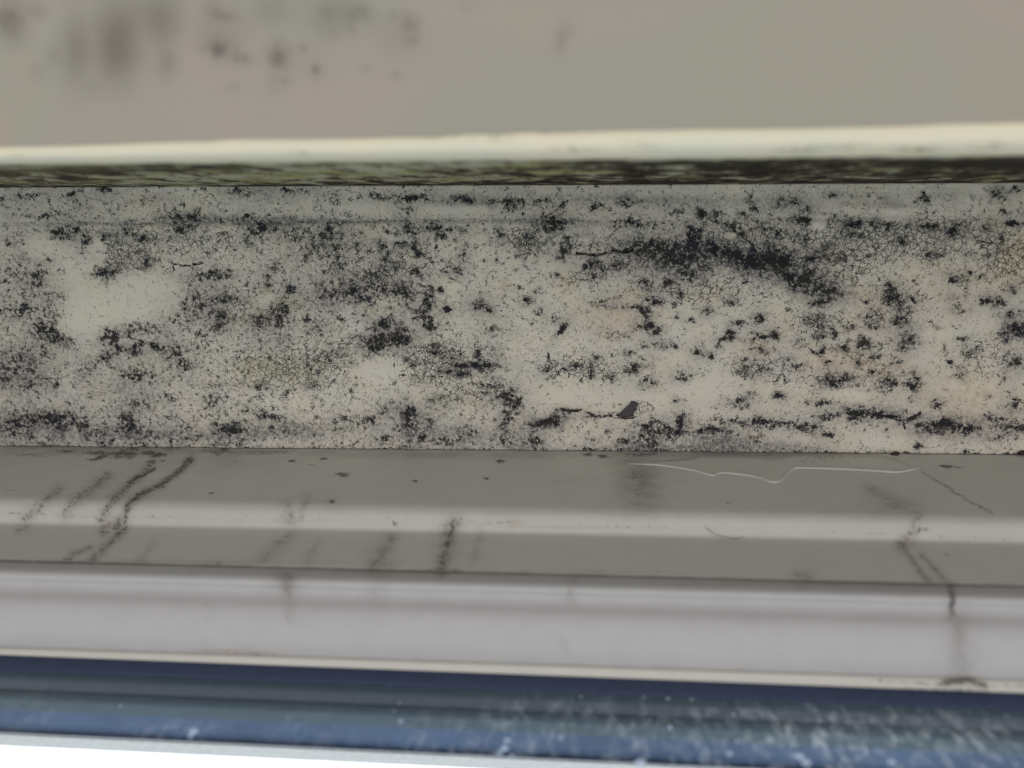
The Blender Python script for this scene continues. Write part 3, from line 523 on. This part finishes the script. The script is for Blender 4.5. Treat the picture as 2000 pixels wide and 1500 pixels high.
o = mesh_grid('sash', P, pvc_mat('white_pvc_sash', (.545, .535, .545), .55), attr=A, thick=(0, .012, .015)); child(o)
# glazing bead
B0 = Line(1262, 1327, .1546); B1 = Line(1267.5, 1333, .1532); B2 = Line(1279, 1354, .1525); B3 = Line(1279.5, 1355, .1545)
P = densify(np.stack([B0.at(X), B1.at(X), B2.at(X), B3.at(X)], 0), [3, 8, 2])
fx, fy, A = grime(P)
o = mesh_grid('glazing_bead', P, pvc_mat('cream_pvc_bead', (.66, .64, .59), .3), attr=A, thick=(0, .004, .008)); child(o)
Xc_ = np.linspace(XL, XR, 60)
# gasket between bead and glass
G0 = Line(1277, 1352, .1535); G1 = Line(1310, 1389, .1495)
gask = plain('navy_rubber_gasket', (.045, .062, .12), .6, .3)
P = densify(np.stack([G0.at(Xc_), G1.at(Xc_)], 0), [6])
P[:, :, 1] -= .0004*np.sin(np.linspace(0, math.pi, 7))[:, None]
o = mesh_grid('gasket', P, gask, thick=(0, .0012, .010)); child(o); 

# panes: from the gasket down past the camera
YG = float(G1.at(np.array([0.]))[0, 1]) + .0006
def gl_line(dy, z): 
    g = G1.at(X); return np.stack([X, g[:, 1]+dy, np.full_like(X, z)], -1)
zz = np.concatenate([np.linspace(.155, .105, 70), np.linspace(.10, -.9, 12)])
P = np.stack([gl_line(.0007, z) for z in zz], 0)
fx, fy = to_px(P.reshape(-1, 3)); fy = np.where(P.reshape(-1, 3)[:, 2] > .05, fy, 3000)
A = np.zeros((fx.size, 4))
yb = 1300 + .0385*fx
fg = 2000-abs(abs(fx) % 4000 - 2000)
A[:, 0] = np.clip(blobs(fg, fy, [(860,1450,120,40,.35),(1000,1440,60,60,.55),(1090,1420,40,60,.45),(970,1470,60,25,.6),(1250,1460,70,50,.55),(1200,1400,60,30,.35),(1420,1450,90,55,.75),(1560,1440,90,60,.85),(1650,1480,80,40,.9),(1800,1440,120,60,.7),(1950,1470,90,50,.8),(1480,1400,90,25,.35),(340,1430,70,30,.35),(60,1390,60,40,.25),(600,1430,60,30,.3)]), 0, 1)*.85
A[:, 1] = np.clip(.7*np.exp(-((fy-(1311+.0402*fx))/1.6)**2)*np.clip(fbm(fx/9, fy/3, 3)*3-.05, 0, 1)*np.clip((fx-500)/500, 0, 1) + .06*blobs(fx, fy, [(1800,1420,250,40,1)]), 0, 1)
glass = mesh_grid('glass_pane', P, glass_mat(True), attr=A); child(glass)
P = np.stack([np.stack([Xc_, G1.at(Xc_)[:, 1]+.0068, np.full_like(Xc_, z)], -1) for z in (.156, -.9)], 0)
o = mesh_grid('glass_pane', P, glass_mat(False)); child(o)
# spacer bar and the outer half of the sash seen through the glass
def band(name, y0, z0, y1, z1, m, th=(0, 0, .006), parent=True):
    gy = G1.at(Xc_)[:, 1]
    P = np.stack([np.stack([Xc_, gy+y0, np.full_like(Xc_, z0)], -1), np.stack([Xc_, gy+y1, np.full_like(Xc_, z1)], -1)], 0)
    P = densify(P, [4]); o = mesh_grid(name, P, m, thick=th)
    return child(o) if parent else o
band('spacer_bar', .0015, .1520, .0036, .1520, plain('dark_teal_seal', (.048, .074, .10), .6))
band('spacer_bar', .0036, .1522, .0064, .1520, plain('dull_violet_spacer', (.10, .118, .165), .6))
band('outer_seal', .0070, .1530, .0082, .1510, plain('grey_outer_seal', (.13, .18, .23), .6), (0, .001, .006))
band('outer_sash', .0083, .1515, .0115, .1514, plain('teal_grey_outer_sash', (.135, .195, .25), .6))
# blobs of lime on the inner glass
_g = NT('lime_spot'); _a = _g.n('ShaderNodeBsdfTranslucent'); _a.inputs[0].default_value = (.60, .68, .86, 1); _b = _g.n('ShaderNodeBsdfDiffuse'); _b.inputs[0].default_value = (.8, .83, .87, 1)
_m = _g.n('ShaderNodeMixShader'); _m.inputs[0].default_value = .25; _g.l(_a.outputs[0], _m.inputs[1]); _g.l(_b.outputs[0], _m.inputs[2]); _g.l(_m.outputs[0], _g.out.inputs['Surface']); spot_m = _g.m
def spots(px, py, rx, ry, n):
    V = []; Fc = []
    c = at_y(px, py, 1.0)
    g = G1.at(np.array([0.0])); 
    for k in range(3):
        y = G1.at(np.array([c[0]*0]))[0, 1]
    # intersect the ray with the glass plane (it runs along X with a slight skew)
    d = ray(px, py); g0 = G1.at(np.array([0.]))[0]; g1 = G1.at(np.array([.1]))[0]; sl = (g1[1]-g0[1])/.1
    t = (g0[1]+.0007)/(d[1]-sl*d[0]); c = d*t
    mmx = 1/ (F/np.linalg.norm(c))
    a = rng.random(12)*.35+.8
    V.append((c[0], c[1]-.0005, c[2]))
    for ring, (rr, dy) in enumerate(((.6, .0004), (1.0, .00005))):
        for k in range(12):
            th = 2*math.pi*k/12; V.append((c[0]+math.cos(th)*rx*.72*mmx*rr*a[k], c[1]-dy, c[2]+math.sin(th)*ry*mmx*1.15*rr*a[k]))
    for k in range(12):
        k2 = (k+1) % 12; Fc.append((0, 1+k2, 1+k)); Fc.append((1+k, 1+k2, 13+k2, 13+k))
    o = mesh_vf('lime_spot', V, Fc, spot_m)
    o.parent = glass
for s in [(783,1410,5,3),(378,1430,9,6),(385,1430,3,6),(372,1440,4,3),(1309,1422,5,4),(1425,1473,6,5),(1250,1491,15,7),(1095,1441,5,2.5),(990,1447,9,4),(985,1462,10,6),(975,1472,7,4),(1000,1478,6,3),(235,1380,2.5,1.5),(580,1422,2,1.5),(1742,1490,9,4),(1440,1449,4,2.5),(1433,1397,3,2),(780,1374,2,1.5),(1257,1364,4,1.5),(1305,1366,7,1.5),(1350,1368,5,1.5),(762,1340,2.5,1.5),(1560,1478,12,5),(1575,1490,10,5),(1690,1470,5,3),(1135,1362,3,1.2),(770,1390,2,1.5)]:
    spots(*s, 0)

# ---- outside: head of the opening and its drip edge, seen through the glass
blue = plain('shade_blue_outer_soffit', (.19, .275, .47), .7, .2, .05, .1)  # blue of the skylit shade is put into the soffit's base colour
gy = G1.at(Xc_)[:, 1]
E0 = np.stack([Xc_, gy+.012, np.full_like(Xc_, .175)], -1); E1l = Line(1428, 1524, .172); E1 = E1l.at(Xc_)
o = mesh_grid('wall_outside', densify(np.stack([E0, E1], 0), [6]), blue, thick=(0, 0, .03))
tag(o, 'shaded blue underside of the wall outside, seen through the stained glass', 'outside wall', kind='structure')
D0 = Line(1429, 1525, .1708).at(Xc_); D1 = Line(1434, 1530, .1702).at(Xc_); D2 = Line(1454, 1550, .1765).at(Xc_); D3 = Line(1455, 1551, .1785).at(Xc_)
o = mesh_grid('trim_3', densify(np.stack([Line(1428, 1524, .1719).at(Xc_), D0, D1, D2, D3], 0), [2, 4, 6, 2]), plain('white_drip_edge', (.88, .87, .88), .5), thick=(0, .0006, .02))
tag(o, 'white outer edge strip along the bright daylight', 'drip edge', kind='structure')

# ---- side cheeks of the recess, out of view
ch = plain('painted_cheek', (.6, .58, .52), .7)
for sx, nm in ((XL, 'wall_left'), (XR, 'wall_right')):
    yy = np.linspace(-.10, .125, 6); P = np.stack([np.stack([np.full(6, sx), yy, np.full(6, z)], -1) for z in (.26, -.9)], 0)
    o = mesh_grid(nm, P, ch, thick=(.02 if sx > 0 else -.02, 0, 0)); tag(o, 'painted %s cheek of the window recess' % nm[5:], 'wall', kind='structure')

# ------------------------------------------------------------------ small things on the surfaces
# paint film that ran over the frame face
def on_face1(px, py, off=.0):
    d = ray(px, py); a0 = F0.at(np.array([0.]))[0]; f = F0; b0 = F1
    # plane through three points of the frame face
    p0 = F0.at(np.array([-.15]))[0]; p1 = F0.at(np.array([.15]))[0]; p2 = F1.at(np.array([0.]))[0]
    n = np.cross(p1-p0, p2-p0); n /= np.linalg.norm(n)
    if n[1] > 0: n = -n
    return d*((p0@n)/(d@n)) + n*off
edge = smooth_path([(1225,906),(1290,910),(1350,919),(1378,927),(1395,930),(1408,925),(1440,927),(1482,934),(1500,941),(1515,943),(1527,939),(1537,927),(1548,918),(1562,915),(1640,917),(1700,920),(1748,923),(1775,920),(1795,914)], 8)
n = len(edge); ii = np.arange(n); tp = np.clip(np.minimum(ii/22, (n-1-ii)/22), 0, 1); top = np.stack([edge[:, 0], edge[:, 1]-(edge[:, 1]-(884+.008*(edge[:, 0]-1350)))*tp], -1)
film = pvc_mat('dried_paint_film', (.66, .655, .61), .5)
rowsP = []
for t, off in ((0, .00006), (.3, .00012), (.6, .00016), (.8, .00018), (.92, .00022), (.965, .00042), (.99, .00030), (1.0, .00004)):
    rowsP.append(np.stack([on_face1(*(top[i]*(1-t)+edge[i]*t), off*min(1, i/8+.2)*min(1, (n-1-i)/8+.2)) for i in range(n)]))
P = np.stack(rowsP, 0); fx, fy, A = grime(P); A[:, 0] *= .8; A[:, 1] = .02; 
o = mesh_grid('paint_drip', P, film, attr=A, thick=(0, .0002, 0))
tag(o, 'thin run of cream paint with a raised wavy edge, dried on the upper frame face', 'paint run')
# curved hair
def on_plane(px, py, La, Lb, off):
    d = ray(px, py); p0 = La.at(np.array([-.15]))[0]; p1 = La.at(np.array([.15]))[0]; p2 = Lb.at(np.array([0.]))[0]
    nn = np.cross(p1-p0, p2-p0); nn /= np.linalg.norm(nn)
    if nn @ d > 0: nn = -nn
    return d*((p0@nn)/(d@nn)) + nn*off
hp = smooth_path([(1374,1028),(1381,1036),(1392,1044),(1408,1050),(1428,1054),(1442,1054),(1451,1051)], 5)
V, Fc = tube([on_plane(x, y, F1, F2, .0016) for x, y in hp], np.interp(np.linspace(0, 1, len(hp)), [0, .2, .9, 1], [.00003, .00007, .00008, .00004]), 6)
o = mesh_vf('hair', V, Fc, plain('brown_grey_hair', (.20, .175, .14), .5)); tag(o, 'short curved hair stuck on the rounded step of the window frame', 'hair')
# dropping / pellet at the joint
def pellet(name, px, py, rx, ry, ang, z, m, label, cat):
    c = at_z(px, py, z); k = np.linalg.norm(c)/F; V = []; Fc = []
    nu, nv = 14, 8; a = math.radians(ang)
    for j in range(nv+1):
        ph = math.pi*j/nv
        for i in range(nu):
            th = 2*math.pi*i/nu; u = math.cos(ph)*rx; v = math.sin(ph)*math.cos(th)*ry; w = math.sin(ph)*math.sin(th)*ry
            s = 1+.10*math.sin(3*th+2*ph); V.append((c[0]+k*(u*math.cos(a)-v*math.sin(a))*s, c[1]+k*(u*math.sin(a)+v*math.cos(a))*s, c[2]+k*w*s))
    for j in range(nv):
        for i in range(nu):
            Fc.append((j*nu+i, j*nu+(i+1) % nu, (j+1)*nu+(i+1) % nu, (j+1)*nu+i))
    o = mesh_vf(name, V, Fc, m); return tag(o, label, cat)
pm = plain('dark_brown_pellet', (.05, .035, .028), .6)
pellet('insect_dropping', 1748, 887, 7.5, 4.5, -22, HS-.0014, pm, 'dark brown oval pellet where the mouldy recess meets the frame', 'pellet')
pellet('insect_dropping', 1998, 884, 7, 4, -10, HS-.0014, pm, 'small brown pellet in the joint at the right edge of the photo', 'pellet')
# peeled spot: exposed brown undercoat with a lifted flake of paint
def sheet(name, outline, z, th, m, bend=None):
    V = []; n = len(outline)
    cx, cy = np.mean(outline, 0)
    rings = (1.0, .66, .33)
    for layer in (0, 1):
        for r in rings:
            for x, y in outline:
                X_, Y_ = cx+(x-cx)*r, cy+(y-cy)*r
                zz = z - (bend(X_, Y_) if bend else 0) - (0 if layer == 0 else th)
                V.append(at_z(X_, Y_, zz))
        V.append(at_z(cx, cy, z - (bend(cx, cy) if bend else 0) - (0 if layer == 0 else th)))
    N = 3*n+1; Fc = []
    for L in (0, 1):
        o_ = L*N
        for r in (0, 1):
            for i in range(n):
                f = (o_+r*n+i, o_+r*n+(i+1) % n, o_+(r+1)*n+(i+1) % n, o_+(r+1)*n+i); Fc.append(f if L else f[::-1])
        for i in range(n):
            f = (o_+2*n+i, o_+2*n+(i+1) % n, o_+3*n); Fc.append(f if L else f[::-1])
    for i in range(n): Fc.append((i, (i+1) % n, N+(i+1) % n, N+i))
    return mesh_vf(name, V, Fc, m)
und = NT('brown_undercoat'); Pm = und.coord(); nn = und.noise(Pm, .9, 5, .6)
spx = und.n('ShaderNodeSeparateXYZ'); und.l(Pm, spx.inputs[0])
c_ = und.mix(und.step(und.math('ADD', und.math('MULTIPLY', spx.outputs['Y'], .12), nn), 7.75, 8.25), (.10, .095, .10), (.15, .085, .07)); und.bsdf(c_, .8, .1, nn, .3)
root = bpy.data.objects.new('peeling_paint', None); pc = at_z(1225, 800, HS-.0002); root.location = (pc[0], pc[1], pc[2]+ZC); col.objects.link(root)
tag(root, 'peeled spot in the mouldy plaster showing brown undercoat with a lifted white flake', 'peeling paint')
def sub(o): o.parent = root; o.matrix_parent_inverse = Matrix.Translation(root.location).inverted(); return o
ZS = HS - .0003
patch = [(1199,813),(1212,806),(1220,797),(1228,791),(1233,783),(1241,784),(1247,788),(1242,795),(1244,799),(1238,804),(1237,813),(1218,816)]
sub(sheet('undercoat', patch, ZS+.0002, .00075, und.m))
fl = [(1236,814),(1239,805),(1244,799),(1247,791),(1255,786),(1266,786),(1274,792),(1280,800),(1272,803),(1260,803),(1250,808),(1243,814)]
flm = mm
sub(sheet('paint_flake', fl, ZS+.0002, .0006, flm, lambda x, y: .0010*math.exp(-((x-1248)/16)**2)))
fl2 = [(1190,807),(1200,805),(1208,806),(1203,812),(1216,816),(1198,815)]
sub(sheet('paint_flake', fl2, ZS, .0007, flm, lambda x, y: .0005))
V, Fc = tube([at_z(x, y, ZS-.0008) for x, y in smooth_path([(1188,806),(1195,811),(1205,815),(1220,817),(1236,816),(1241,813)], 4)], [.00010]*8+[.00022]*9+[.00012]*4 if False else .00018, 6)
o = mesh_vf('crack_edge', V, Fc, plain('dark_crack', (.03, .025, .022), .9)); sub(o)
for ob in bpy.data.objects:
    if ob.type == 'MESH' and not ob.data.materials: print('no material', ob.name)
